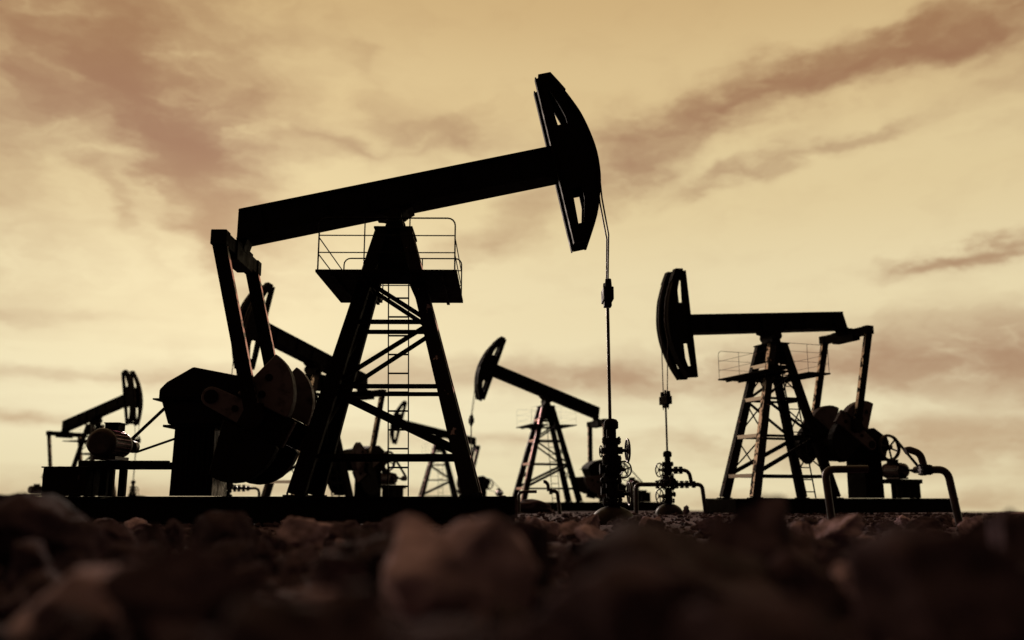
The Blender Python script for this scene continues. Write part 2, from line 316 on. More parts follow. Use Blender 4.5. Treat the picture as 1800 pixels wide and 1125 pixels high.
def pump_jack(loc, yaw, beta, label, detail=2, kink=None):
    root = empty('pump_jack', (loc[0], loc[1], terr(*loc)), R(yaw))
    tag(root, label, 'pump jack', 'pump jacks standing in the oil field')
    def B(name, mb, m, parent=root, bevel=0): return mb.build(name, m, parent, bevel if detail > 1 else 0)
    cb, sb = cos(R(beta)), sin(R(beta))
    def bp(u, v, y=0): return Vector((u * cb - v * sb, y, zv + u * sb + v * cb))
    # skid
    sk = MB()
    for yy in (-.93, .93): sk.ibar((-6.8, yy, .27), (2.39, yy, .27), .16, .48, t=.03)
    for xx in [-6.72, -6.0, -4.9, -4.0, -3.2, -2.2, -1.6, -.6, .5, 1.6, 2.31]: sk.bar((xx, -.90, .27), (xx, .90, .27), .42, .12, (0, 0, 1))
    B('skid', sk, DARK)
    for xx, w in ((-3.65, 1.5), (-5.85, 1.75), (1.6, .9), (-1.6, .9)):
        B('deck_plate', MB().box((xx, 0, .505), (w, 1.7, .012)), DARK)
    # tower
    for ex in (-1, 1):
        for ey in (-1, 1):
            p0, p1 = legp(ex, ey, zs + .03), legp(ex, ey, zt)
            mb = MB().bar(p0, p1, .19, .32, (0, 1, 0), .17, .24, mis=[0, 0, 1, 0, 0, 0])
            lg = B('tower_leg', mb, [CHIP if ex > 0 else DARK, PALECHIP if ex > 0 and ey > 0 else (CHIP if ex > 0 else DARK)])  # pale face mixes scoured paint with sky light put into the colour
            if detail > 1:
                # foot plate and its two bolts
                B('foot_plate', MB().box((p0.x, p0.y, zs + .015), (.42, .3, .03)).cyl((p0.x - .16, p0.y, zs + .03), (p0.x - .16, p0.y, zs + .075), .022, n=6).cyl((p0.x + .16, p0.y, zs + .03), (p0.x + .16, p0.y, zs + .075), .022, n=6), GREASE, lg)
    levels = [1.24, 2.55, 3.81]
    for z in levels:
        for ey in (-1, 1):
            a, b = legp(-1, ey, z), legp(1, ey, z)
            B('cross_bar', MB().bar((a.x + .09, a.y, z), (b.x - .09, b.y, z), .07, .082), DARK)
    for z in levels + [4.95]:
        for ex in (-1, 1):
            a, b = legp(ex, -1, z), legp(ex, 1, z)
            B('end_bar', MB().bar((a.x + ex * .10, a.y - .05, z + .003), (b.x + ex * .10, b.y + .05, z + .003), .05, .12, (1, 0, 0)), PALE if ex > 0 else DARK)  # front bars coloured pale to stand for sky light on that side
    for (za, zb, sgn) in ((1.36, 2.47, -1), (2.65, 3.74, 1), (3.9, 4.62, -1)):
        for ey in (-1, 1):
            a, b = legp(-sgn, ey, za), legp(sgn, ey, zb)
            a.x -= -sgn * .06; b.x -= sgn * .06
            B('diagonal_brace', MB().bar(a - Vector((0, ey * .05, 0)), b - Vector((0, ey * .05, 0)), .05, .135 if za < 2 else .085), DARK)
    for ex in (-1, 1):
        for za, zb in ((1.34, 2.45), (2.65, 3.7), (3.9, 4.9)):
            for q in (-1, 1):
                a, b = legp(ex, -q, za), legp(ex, q, zb)
                B('end_brace', MB().bar(a + Vector((q * .02, 0, 0)), b + Vector((q * .02, 0, 0)), .035, .035), DARK)
    # top box of the tower, saddle and bearing
    for ey in (-1, 1):
        y = ey * .36
        B('head_plate', MB().prism([(-.36, 5.03), (.36, 5.03), (.22, zt - .004), (-.22, zt - .004)], y - .012, y + .012), DARK)
    B('top_plate', MB().box((0, 0, zt + .022), (.76, 1.0, .04)), DARK)
    B('cross_beam', MB().box((0, .55, 4.88), (.9, .08, .12)), DARK)
    sd_ = MB().prism([(-.2, zt + .043), (.2, zt + .043), (.12, 6.03), (.05, 6.1), (-.05, 6.1), (-.12, 6.03)], -.3, .3)
    bg_ = B('bearing_stand', sd_, GREASE)
    B('pivot_shaft', MB().cyl((0, -.46, 6.0), (0, .46, 6.0), .085, n=16).cyl((0, -.43, 6.0), (0, -.31, 6.0), .15, n=16).cyl((0, .31, 6.0), (0, .43, 6.0), .15, n=16), GREASE, bg_)
    # platform with centre opening and railing
    pf = MB(); zf = zp + .03
    pf.box((0, -.945, zf), (2.62, .84, .05)); pf.box((-.865, .419, zf), (.89, 1.88, .05)); pf.box((.82, .419, zf), (.98, 1.88, .05))
    plat = B('platform', pf, DARK)
    if detail > 1:
        tr = MB()
        for xx in (-1.0, -.5, .5, 1.0): tr.box((xx, 0, zp - .025), (.06, 2.6, .055))
        B('joist', tr, DARK, plat)
    rr = .015 if kink else (.009 if abs(loc[1]) < 35 else .004)
    for ey in (-1, 1):
        y = ey * 1.34; x0, x1 = -1.27, 1.27; z0 = zp + .055; H = 1.0 if ey < 0 else .93
        pts = [(x0, y, z0), (x0, y, z0 + H - .14)] + [(x0 + .14 - .14 * cos(a), y, z0 + H - .14 + .14 * sin(a)) for a in (.4, .8, 1.2, pi / 2)] + [(x1 - .14 + .14 * sin(a), y, z0 + H - .14 + .14 * cos(a)) for a in (0, .4, .8, 1.2, pi / 2)] + [(x1, y, z0)]
        rl = B('railing', MB().tube(pts, rr, 8), DARK, plat)
    for ey in (-1, 1):
        y = ey * 1.34
        for hh in (.33, .66): B('guard_rail', MB().cyl((-1.27, y, zp + .055 + hh), (1.27, y, zp + .055 + hh), rr * .75, n=6), DARK, plat)
        for xx in (-.42, .42): B('railing_post', MB().cyl((xx, y, zp + .055), (xx, y, zp + .055 + (.99 if ey < 0 else .92)), rr * .9, n=6), DARK, plat)
    for ex in (-1, 1):
        for hh in (.3, .62): B('guard_rail', MB().cyl((ex * 1.27, -1.34, zp + .055 + hh), (ex * 1.27, 1.34, zp + .055 + hh), rr * .75, n=6), DARK, plat)
    # ladder leaning on the far side
    la = empty('ladder', (0, 0, 0)); la.parent = root
    for xx in (-.22, .2): B('ladder_rail', MB().bar((xx, 1.56, .52), (xx, .70, 5.0), .022, .045, (1, 0, 0)), DARK, la)
    zz = .72
    while zz < 5.0:
        yy = 1.56 + (.70 - 1.56) * (zz - .52) / 4.48
        B('rung', MB().cyl((-.205, yy, zz), (.185, yy, zz), .019, n=6), DARK, la); zz += .385
    # walking beam
    wb = MB(); W_ = .33
    prof = [(-3.15, .19), (3.45, .19), (3.45, .80), (-3.0, .80)]
    wb.prism([(bp(u, v).x, bp(u, v).z) for u, v in [(-3.15, .225), (3.45, .225), (3.45, .765), (-3.03, .765)]], -W_ + .05, W_ - .05)
    wb.prism([(bp(u, v).x, bp(u, v).z) for u, v in [(-3.15, .19), (3.45, .19), (3.45, .222), (-3.145, .222)]], -W_, W_)
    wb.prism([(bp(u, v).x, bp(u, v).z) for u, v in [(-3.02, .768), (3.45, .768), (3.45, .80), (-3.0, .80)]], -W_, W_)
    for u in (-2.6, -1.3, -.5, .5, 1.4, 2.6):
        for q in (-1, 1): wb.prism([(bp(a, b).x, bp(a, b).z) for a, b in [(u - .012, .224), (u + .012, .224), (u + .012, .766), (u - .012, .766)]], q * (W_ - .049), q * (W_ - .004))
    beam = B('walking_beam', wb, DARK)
    B('bearing_saddle', MB().prism([(bp(u, v).x, bp(u, v).z) for u, v in [(-.38, .187), (-.38, .13), (-.27, .10), (-.16, .04), (.16, .04), (.27, .10), (.38, .13), (.38, .187)]], -.29, .29), GREASE, beam)
    # horse head: two cheeks, each with an arc flange
    AR = [(3.67, 2.285), (3.87, 1.95), (4.01, 1.63), (4.12, 1.32), (4.205, .9), (4.245, .46), (4.205, -.02), (4.10, -.42), (3.93, -.86), (3.68, -1.30)]
    AR2 = []
    for i in range(len(AR) - 1):
        p0, p1, p2, p3 = [Vector(AR[max(0, min(len(AR) - 1, i + k))]) for k in (-1, 0, 1, 2)]
        for k in range(3):
            t = k / 3; q_ = .5 * ((2 * p1) + (p2 - p0) * t + (2 * p0 - 5 * p1 + 4 * p2 - p3) * t * t + (3 * p1 - p0 - 3 * p2 + p3) * t ** 3); AR2.append((q_.x, q_.y))
    AR2.append(AR[-1])
    head = empty('horse_head', (0, 0, 0)); head.parent = root
    def loop(pl): return [(bp(u, v).x, bp(u, v).z) for u, v in pl]
    for q in (-1, 1):
        ck = MB(); y0, y1 = q * .30, q * .345
        up_o = [(3.40, 2.285), (3.67, 2.285), (3.87, 1.95), (4.01, 1.63), (4.12, 1.32), (4.155, 1.12), (3.395, 1.12)]
        up_i = [(3.57, 1.95), (3.63, 1.95), (3.70, 1.74), (3.76, 1.54), (3.81, 1.34), (3.81, 1.20), (3.615, 1.20)]
        ck.ring_plate(loop(up_o), loop(up_i), y0, y1)
        mid = [(3.395, 1.12), (4.155, 1.12), (4.205, .9), (4.245, .46), (4.205, -.02), (4.17, -.1), (3.395, -.1)]
        ck.prism(loop(mid), y0, y1)
        lo_o = [(3.395, -.1), (4.17, -.1), (4.10, -.42), (3.93, -.86), (3.68, -1.30), (3.41, -1.30)]
        lo_i = [(3.595, -.17), (3.80, -.17), (3.79, -.44), (3.70, -.80), (3.66, -.92), (3.555, -.92)]
        ck.ring_plate(loop(lo_o), loop(lo_i), y0, y1)
        # back edge flange and arc flange
        back = [(3.40, 2.285), (3.40, -1.30)]
        a, b = bp(3.385, 2.285, q * .322), bp(3.385, -1.30, q * .322); ck.bar(a, b, .17, .028)
        cheek = B('cheek', ck, DARK, head)
        af = MB(); pts = list(AR2)
        inn = [(u - .045, v - (.0 if i else .045)) for i, (u, v) in enumerate(pts)]
        for i in range(len(pts) - 1):
            quad = loop([pts[i], pts[i + 1], inn[i + 1], inn[i]])
            af.prism([(x + .016 * cb, z + .016 * sb) for x, z in quad], q * .12, q * .40)
        B('arc_flange', af, GREASE, head)
        if detail > 0:
            cp = MB().prism(loop([(3.44, 2.29), (3.69, 2.29), (3.88, 1.99), (3.945, 1.93), (3.86, 2.1), (3.72, 2.36), (3.46, 2.36)]), q * .16, q * .36)
            B('rope_clamp', cp, GREASE, head)
    wbm = MB().prism(loop([(3.45, 1.1), (3.95, 1.1), (4.05, .46), (3.95, -.05), (3.45, -.05)]), -.299, .299)
    B('head_web', wbm, DARK, head)
    B('spreader_bar', MB().prism(loop([(3.43, 2.2), (3.56, 2.2), (3.56, 2.1), (3.43, 2.1)]), -.299, .299), DARK, head)
    B('spreader_bar', MB().prism(loop([(3.44, -1.1), (3.60, -1.1), (3.60, -1.22), (3.44, -1.22)]), -.299, .299), DARK, head)
    # bridle cables, carrier bar, polished rod
    cz0 = 3.70 + .0475 * beta; cz1 = cz0 + .42
    for q in (-1, 1):
        pts = []
        lim = .4 if kink else (-.1 if beta < 5 else .3)
        for u, v in AR:
            if v > lim: pts.append(bp(u + .035, v, q * .2))
        if kink: pts += [Vector((xw + .03, q * .2, kink + .6)).lerp(pts[-1], .5), Vector((xw + .03, q * .16, kink))]
        pts.append(Vector((xw, q * .13, cz1 - .02)))
        if kink: pts[-3] = Vector((xw - .09, q * .18, kink + .75))
        B('bridle_cable', MB().tube(pts, .017 if detail > 1 else .02, 6), ROPE)
    cbm = MB().box((xw, 0, (cz0 + cz1) / 2 - .03), (.2, .5, .26))
    for q in (-1, 1):
        cbm.cyl((xw, q * .19, cz0 + .06), (xw, q * .19, cz1 + .05), .09, .06, n=12).cyl((xw, q * .16, cz0 - .12), (xw, q * .16, cz0 + .1), .015, n=6)
    cbm.box((xw, 0, cz0 + .05), (.15, .2, .22)).cyl((xw, 0, cz1 - .1), (xw, 0, cz1 + .1), .035, n=10)
    B('carrier_bar', cbm, GREASE, bevel=.01)
    B('polished_rod', MB().cyl((xw, 0, 1.7), (xw, 0, cz0 + .1), .033, n=12), ROD)
    # equalizer under the tail of the beam
    e0 = bp(-3.25, -.02)
    eqm = MB().box((e0.x, 0, e0.z), (.25, 2.36, .29), Matrix.Rotation(-R(beta) * .0, 3, 'Y'))
    eqm.box((e0.x, 0, e0.z - .045), (.32, 1.1, .40))
    for q in (-1, 1): eqm.box((e0.x, q * 1.13, e0.z + .005), (.30, .26, .29))
    eqo = B('equalizer', eqm, DARK, bevel=.012)
    B('tail_bearing', MB().prism(loop([(-3.42, .21), (-2.95, .21), (-3.08, -.02), (-3.38, -.02)]), -.2, .2).cyl((e0.x, -.25, e0.z + .1), (e0.x, .25, e0.z + .1), .1, n=14), GREASE, eqo)
    # crank: angle from the pitman length
    dx, dz = e0.x - CX, e0.z - CZ; D = hypot(dx, dz); cth = (D * D + CR * CR - PL * PL) / (2 * D * CR)
    th = math.acos(max(-1, min(1, cth))); base = atan2(dz, dx); ang = base - th
    ca, sa = cos(ang), sin(ang)
    def cp_(u, v): return (CX + u * ca - v * sa, CZ + u * sa + v * ca)      # crank frame: u out along the arm
    pin = Vector((CX + CR * ca, 0, CZ + CR * sa))
    for q in (-1, 1):
        y = q * 1.13
        pm = MB().bar((e0.x, y, e0.z - .12), (pin.x, y, pin.z), .12, .26, mis=[0, 0, 1, 0, 1, 0])  # narrow sides coloured pale to stand for glancing sky light
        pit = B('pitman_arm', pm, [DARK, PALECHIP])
        B('pin_bearing', MB().cyl((pin.x, y - .1, pin.z), (pin.x, y + .1, pin.z), .19, n=20).box((pin.x, y, pin.z + .17), (.3, .19, .2)), GREASE, pit)
        arm = [cp_(-.19 * cos(t), .19 * sin(t)) for t in [(-pi / 2 + pi * i / 8) for i in range(9)]]
        arm = [cp_(-.19 * cos(t), .19 * sin(t)) for t in [pi / 2 - pi * i / 8 for i in range(9)]] + [cp_(1.62, -.26), cp_(1.62, .26)]
        ao = B('crank_arm', MB().prism(arm, q * .80, q * .93), CRANKP, bevel=.01)
        B('shaft_hub', MB().cyl((CX, q * .62, CZ), (CX, q * .80, CZ), .17, n=20).cyl((CX, q * .931, CZ), (CX, q * .955, CZ), .13, n=20), GREASE, ao)
        if detail > 1:
            for u in ((.5,) if kink and q < 0 else (.5, 1.3)): 
                c_ = cp_(u, 0); B('pin_hole', MB().cyl((c_[0], q * .9305, c_[1]), (c_[0], q * .945, c_[1]), .062, n=14), GREASE, ao)
        if kink and q < 0: B('dark_arm_overlay', MB().prism([cp_(.66, -.245), cp_(1.6, -.265), cp_(1.6, .265), cp_(.66, .245)], -.9305, -.943), GREASE, ao)  # thin dark overlay on the outer arm, one side of one jack
        B('backing_plate', MB().prism([cp_(.35, -.26), cp_(1.5, -.26), cp_(1.5, .26), cp_(.35, .26)], q * .73, q * .795), GREASE, ao)
        for w in (-1, 1):
            pol = []
            prof_ = ((1.41, 60), (1.45, 55), (1.485, 50), (1.51, 45), (1.525, 40), (1.53, 35), (1.53, 29), (1.525, 23), (1.51, 17), (1.48, 11)) if w > 0 else ((1.42, 62), (1.51, 57), (1.59, 52), (1.65, 47), (1.685, 42), (1.70, 37), (1.70, 31), (1.68, 25), (1.64, 19), (1.57, 11))
            for (r_, a_) in prof_:
                pol.append(cp_(r_ * cos(R(a_)), w * r_ * sin(R(a_))))
            pol += [cp_(1.42, w * .265), cp_(.42, w * .265)]
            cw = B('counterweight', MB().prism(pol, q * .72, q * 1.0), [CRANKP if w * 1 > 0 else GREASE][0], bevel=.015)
            if detail > 1:
                for (r_, a_) in ((1.12, 44), (.95, 28)):
                    c_ = cp_(r_ * cos(R(a_)), w * r_ * sin(R(a_)))
                    B('bolt_hole', MB().cyl((c_[0], q * 1.0005, c_[1]), (c_[0], q * 1.012, c_[1]), .07, n=14), GREASE, cw)
    # gear box
    GL = [(-4.28, 2.30), (-4.12, 1.84), (-2.45, 1.84), (-2.30, 2.2), (-2.26, 2.30)]
    GU = [(-4.33, 2.325), (-2.24, 2.325), (-2.3, 2.48), (-2.62, 2.72), (-3.72, 2.93), (-4.20, 2.64), (-4.33, 2.5)]
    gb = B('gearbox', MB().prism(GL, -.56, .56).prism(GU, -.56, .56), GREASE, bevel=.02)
    fl = MB().box((-3.30, 0, 2.3125), (2.24, 1.22, .03)).box((-3.3, 0, 1.815), (1.86, 1.02, .045))
    for i in range(9):
        for q in (-1, 1): fl.cyl((-4.3 + i * .25, q * .575, 2.27), (-4.3 + i * .25, q * .575, 2.355), .018, n=6)
    B('flange', fl, GREASE, gb)
    pdm = MB().prism([(-4.04, .52), (-3.25, .52), (-3.27, 1.79), (-4.02, 1.79)], -.45, .45)
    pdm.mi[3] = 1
    for i in range(7):
        for q in (-1, 1): x = -3.95 + i * .1; pdm.prism([(x - .012, .525), (x + .012, .525), (x + .012, 1.785), (x - .012, 1.785)], q * .451, q * .475)
    B('pedestal', pdm, [DARK, SHEEN if kink else DARK])  # one jack's +X side gets added gloss, imitating bright sky reflection there
    px_, pz_, py_ = -4.1, 2.24, .76
    pl = MB().torus((px_, py_, pz_), (0, 1, 0), .42, .05).torus((px_, py_ + .07, pz_), (0, 1, 0), .42, .03).cyl((px_, .5, pz_), (px_, .86, pz_), .08, n=14)
    pul = B('belt_pulley', pl, STEEL)
    for i in range(6):
        t = i * pi / 3 + .3; B('spoke', MB().bar((px_ + .07 * cos(t), py_, pz_ + .07 * sin(t)), (px_ + .4 * cos(t), py_, pz_ + .4 * sin(t)), .05, .045), STEEL, pul)
    # motor on its stand
    mx, mz = -5.28, 1.49
    st = MB()
    for yy in (-.42, .42): st.box((-4.93, yy, 1.10), (1.66, .12, .14))
    for xx in (-5.72, -5.36, -4.85): st.box((xx, 0, 1.10), (.1, .72, .12))
    B('motor_stand', st, DARK)
    for xx in (-5.52, -5.28):
        for yy in (-.42, .42): B('stand_post', MB().box((xx, yy, .77), (.13, .1, .515)), DARK)
    mo = MB().lathe((mx, -.76, mz), (0, 1, 0), [(0, .2), (.02, .25), (.10, .275), (.12, .275)], 28).lathe((mx, -.64, mz), (0, 1, 0), [(0, .235), (.70, .235), (.72, .25), (.80, .25), (.86, .16)], 28)
    mo.box((mx, -.2, mz - .27), (.42, .62, .06)).cyl((mx, .2, mz), (mx, .84, mz), .04, n=10).cyl((mx, .68, mz), (mx, .84, mz), .12, n=18)
    mot = B('motor', mo, STEEL)
    for i in range(22):
        t = 2 * pi * i / 22; B('cooling_fin', MB().bar((mx + .255 * cos(t), -.63, mz + .255 * sin(t)), (mx + .255 * cos(t), .04, mz + .255 * sin(t)), .045, .012, (cos(t), 0, sin(t))), MOTOR, mot)
    B('terminal_box', MB().box((mx + .07, -.3, mz + .31), (.26, .3, .13)).box((mx + .07, -.3, mz + .385), (.29, .33, .02)), DARK, mot)
    # belt: two straight runs
    for sgn, r0, r1 in ((1, .45, .13), (-1, .45, .13)):
        d = Vector((mx - px_, 0, mz - pz_)).normalized(); n_ = Vector((-d.z, 0, d.x)) * -sgn
        B('drive_belt', MB().bar(Vector((px_, py_, pz_)) + n_ * r0, Vector((mx, py_, mz)) + n_ * r1, .13, .025), GREASE)
    cbx = MB().box((-5.87, -.45, .775), (.80, .60, .51)).box((-5.87, -.45, 1.04), (.86, .66, .025))
    bxo = B('control_box', cbx, GREASE, bevel=.01)
    B('door_latch', MB().box((-5.6, -.757, .85), (.04, .02, .08)), STEEL, bxo)
    return root

# ------------------------------------------------------------------ wellheads
def handwheel(parent, c, ax, R_, m=STEEL):
    c = Vector(c); ax = Vector(ax).normalized(); a = ax.orthogonal().normalized(); b = ax.cross(a)
    mb = MB().torus(c, ax, R_, R_ * .1, 28, 8).cyl(c - ax * .035, c + ax * .035, R_ * .2, n=12)
    for i in range(5):
        t = 2 * pi * i / 5 + .4; e = a * cos(t) + b * sin(t); mb.cyl(c, c + e * R_, R_ * .07, n=6)
    return mb.build('handwheel', m, parent)
def flange(parent, c, ax, r_, t, nb=10):
    c = Vector(c); ax = Vector(ax).normalized(); a = ax.orthogonal().normalized(); b = ax.cross(a)
    mb = MB().cyl(c - ax * t * .45, c - ax * t * .05, r_, n=24).cyl(c + ax * t * .05, c + ax * t * .45, r_, n=24)
    for i in range(nb):
        q = 2 * pi * (i + .5) / nb; e = (a * cos(q) + b * sin(q)) * r_ * .84
        mb.cyl(c + e - ax * t * .75, c + e + ax * t * .75, r_ * .10, n=6)
    return mb.build('bolted_flange', m_(parent), parent)
def m_(p): return GREASE
def wellhead(loc, yaw, label, side=None, wheels=True):
    r = empty('wellhead', (loc[0], loc[1], terr(*loc)), R(yaw)); tag(r, label, 'wellhead', 'wellheads under the pump jack noses')
    MB().lathe((0, 0, -.3), (0, 0, 1), [(0, .44)] + [(.3 + .34 * sin(t), .44 * cos(t)) for t in [i * pi / 2 / 9 for i in range(9)]] + [(.645, .06)], 32).build('cellar_dome', DOME, r)
    MB().cyl((0, 0, .25), (0, 0, .52), .085, n=20).build('neck', GREASE, r)
    flange(r, (0, 0, .42), (0, 0, 1), .19, .11, 10)
    MB().lathe((0, 0, .48), (0, 0, 1), [(0, .11), (.05, .12), (.3, .12), (.35, .10)], 20).build('master_valve', GREASE, r)
    flange(r, (0, 0, .84), (0, 0, 1), .185, .12, 10)
    MB().lathe((0, 0, .89), (0, 0, 1), [(0, .12), (.04, .145), (.2, .145), (.26, .12)], 20).build('cross_body', GREASE, r)
    flange(r, (0, -.17, 1.03), (0, 1, 0), .14, .09, 10)
    flange(r, (0, .17, 1.03), (0, 1, 0), .14, .09, 10)
    MB().cyl((0, -.24, 1.03), (0, .24, 1.03), .085, n=16).build('side_outlet', GREASE, r)
    flange(r, (0, 0, 1.2), (0, 0, 1), .19, .12, 10)
    MB().lathe((0, 0, 1.25), (0, 0, 1), [(0, .11), (.04, .13), (.25, .13), (.3, .1)], 20).build('upper_valve', GREASE, r)
    flange(r, (0, 0, 1.575), (0, 0, 1), .185, .10, 8)
    MB().cyl((0, 0, 1.6), (0, 0, 1.82), .095, n=20).build('stuffing_tube', GREASE, r)
    MB().lathe((0, 0, 1.80), (0, 0, 1), [(0, .12), (.02, .14), (.13, .14), (.18, .11), (.20, .05)], 20).build('packing_nut', GREASE, r)
    for z, R_, L_ in ((.56, .215, .33), (1.385, .215, .31)):
        MB().cyl((.1, 0, z), (L_ - .1, 0, z), .07, n=14).cyl((L_ - .1, 0, z), (L_ + .02, 0, z), .035, n=10).build('valve_bonnet', GREASE, r)
        handwheel(r, (L_, 0, z), (1, .06, 0), R_)
    MB().cyl((.08, .1, 1.03), (.26, .27, 1.03), .035, n=10).build('valve_bonnet', GREASE, r)
    handwheel(r, (.27, .28, 1.03), (.6, .8, 0), .16)
    MB().cyl((-.1, 0, 1.38), (-.2, 0, 1.38), .06, n=12).build('gauge_port', GREASE, r)
    MB().cyl((-.08, 0, 1.03), (-.2, 0, 1.03), .075, n=14).cyl((-.2, 0, 1.03), (-.24, 0, 1.03), .1, n=14).build('side_plug', GREASE, r)
    MB().cyl((-.08, 0, .62), (-.2, 0, .62), .06, n=12).cyl((-.2, 0, .62), (-.22, 0, .62), .085, n=12).cyl((-.17, 0, .62), (-.17, 0, .80), .016, n=6).cyl((-.17, -.03, .82), (-.17, .03, .82), .06, n=14).build('pressure_gauge', GREASE, r)
    handwheel(r, (-.2, .06, 1.37), (1, -.4, 0), .11)
    if side is not None:
        s_ = Vector((cos(side), sin(side), 0)); mb = MB().cyl(s_ * .1 + Vector((0, 0, .93)), s_ * .9 + Vector((0, 0, .93)), .055, n=12)
        mb.build('side_pipe', STEEL, r)
        for d in (.3, .45, .62, .78): flange(r, s_ * d + Vector((0, 0, .93)), s_, .13 if d < .7 else .1, .08, 8)
        pts = [s_ * .85 + Vector((0, 0, .93)), s_ * 1.05 + Vector((0, 0, .93)), s_ * 1.16 + Vector((0, 0, .88)), s_ * 1.2 + Vector((0, 0, .75)), s_ * 1.2 + Vector((0, 0, -.1))]
        MB().tube(pts, .05, 10).build('side_pipe', STEEL, r)
    return r
def bent_pipe(loc, yaw, pts, rad, label, fl=(), wheel=None, elbow=None):
    r = empty('bent_pipe', (loc[0], loc[1], terr(*loc)), R(yaw)); tag(r, label, 'pipe', 'bent flow line pipes rising from the rubble')
    def smooth(pl, br=.16):
        out = [Vector(pl[0])]
        for i in range(1, len(pl) - 1):
            p, a, b = Vector(pl[i]), Vector(pl[i - 1]), Vector(pl[i + 1]); q = min(br, (p - a).length * .48, (p - b).length * .48)
            s0 = p + (a - p).normalized() * q; s1 = p + (b - p).normalized() * q
            for k in range(9): t = k / 8; out.append(s0 * (1 - t) ** 2 + p * 2 * t * (1 - t) + s1 * t * t)
        return out + [Vector(pl[-1])]
    MB().tube(smooth(pts), rad, 14).build('pipe', STEEL, r)
    if elbow: MB().tube(smooth(elbow, .2), rad * .95, 14).build('elbow_pipe', STEEL, r)
    for c, ax, rr in fl: flange(r, c, ax, rr, .09, 8)
    for c, ax, rr in (wheel or []): handwheel(r, c, ax, rr)
    return r

JACKS = [
 ((-2.347, 17.696), 0.539, 12.243, 'largest pump jack in the foreground, nose raised to the upper right above the rocks', 2, 5.68),
 ((8.977, 31.021), 200.86, -5.046, 'pump jack on the right with a level beam and its nose pointing left', 2, None),
 ((1.879, 50.355), 196.73, 20.01, 'pump jack in the middle distance behind the near wellhead, nose tilted up to the left', 2, None),
 ((-27.731, 60.597), -29.7, 13.7, 'small pump jack at the far left edge behind the round electric motor', 1, None),
 ((-8.476, 38.483), 237.06, 13.56, 'pump jack directly behind the largest tower, its nose seen between the pitman arms', 2, None),
 ((-6.166, 77.199), 192.28, 12.99, 'most distant tiny pump jack, seen through the ladder and legs of the largest tower', 1, None)]
for loc, yaw, beta, lab, det, kk in JACKS: pump_jack(loc, yaw, beta, lab, det, kk)
wellhead((1.93, 17.74), .54, 'large near wellhead with stacked valves and handwheels on a round dome')
wellhead((5.0, 29.5), 200.86, 'wellhead with handwheels on its left between two bent pipes, under the level pump jack')
wellhead((-2.2, 49.13), 196.7, 'wellhead of the middle distance pump jack, hidden behind the right leg of the largest tower')
wellhead((-24.03, 58.49), -29.7, 'tiny distant wellhead with a bent side pipe, between the round motor and the gearbox pedestal', side=.5)
wellhead((-10.79, 34.91), 237.06, 'wellhead with a row of side valves just right of the large gearbox pedestal', side=R(-237 + 10))
# flow lines
Z1 = .93
bent_pipe((5.0, 29.45), 0, [(-1.07, -.1, -.2), (-1.05, -.05, Z1), (-.15, 0, Z1)], .07, 'left bent pipe joining the wellhead of the level pump jack', [((-.36, 0, Z1), (1, 0, 0), .13), ((-.2, 0, Z1), (1, 0, 0), .13)], [((-.3, -.17, Z1), (.3, 1, 0), .13)])
bent_pipe((5.0, 29.45), 0, [(.15, 0, Z1), (1.06, -.02, Z1), (1.15, -.1, -.2)], .065, 'right bent pipe with an upper elbow beside the wellhead of the level pump jack', [((.25, 0, Z1), (1, 0, 0), .13), ((.42, 0, Z1), (1, 0, 0), .12), ((.58, 0, Z1), (1, 0, 0), .12), ((.8, 0, Z1), (1, 0, 0), .11), ((.25, 0, 1.38), (1, 0, 0), .12), ((.4, 0, 1.38), (1, 0, 0), .12)], None, [(.12, 0, 1.38), (.66, 0, 1.38), (.74, 0, Z1)])
bent_pipe((6.15, 15.0), 0, [(-.98, -.05, -.2), (-1.05, 0, .94), (-.33, .05, .95)], .061, 'thick bent pipe in front of the rear tower leg of the level pump jack')
bent_pipe((6.15, 15.0), 0, [(.5, 0, .93), (.95, 0, .94), (1.06, -.1, -.2)], .061, 'thick bent pipe with a raised gooseneck at the right end of the long skid', [((.55, 0, .935), (1, 0, 0), .095), ((.63, 0, .935), (1, 0, 0), .085)], None, [(.29, 0, 1.24), (.36, 0, 1.26), (.53, 0, 1.2), (.59, 0, .93)])
bent_pipe((1.02, 30.0), 0, [(-.80, -.1, -.2), (-.80, 0, .70), (-.22, .1, .71)], .05, 'thin left arch of pipe in front of the middle distance tower')
bent_pipe((1.02, 30.0), 0, [(.22, 0, .72), (.45, 0, .72), (.55, -.1, -.2)], .06, 'bent pipe with a hooked top in front of the middle distance tower', [((.24, 0, .72), (1, 0, 0), .10)], None, [(.0, 0, 1.02), (.06, 0, 1.03), (.15, 0, .95), (.17, 0, .72)])

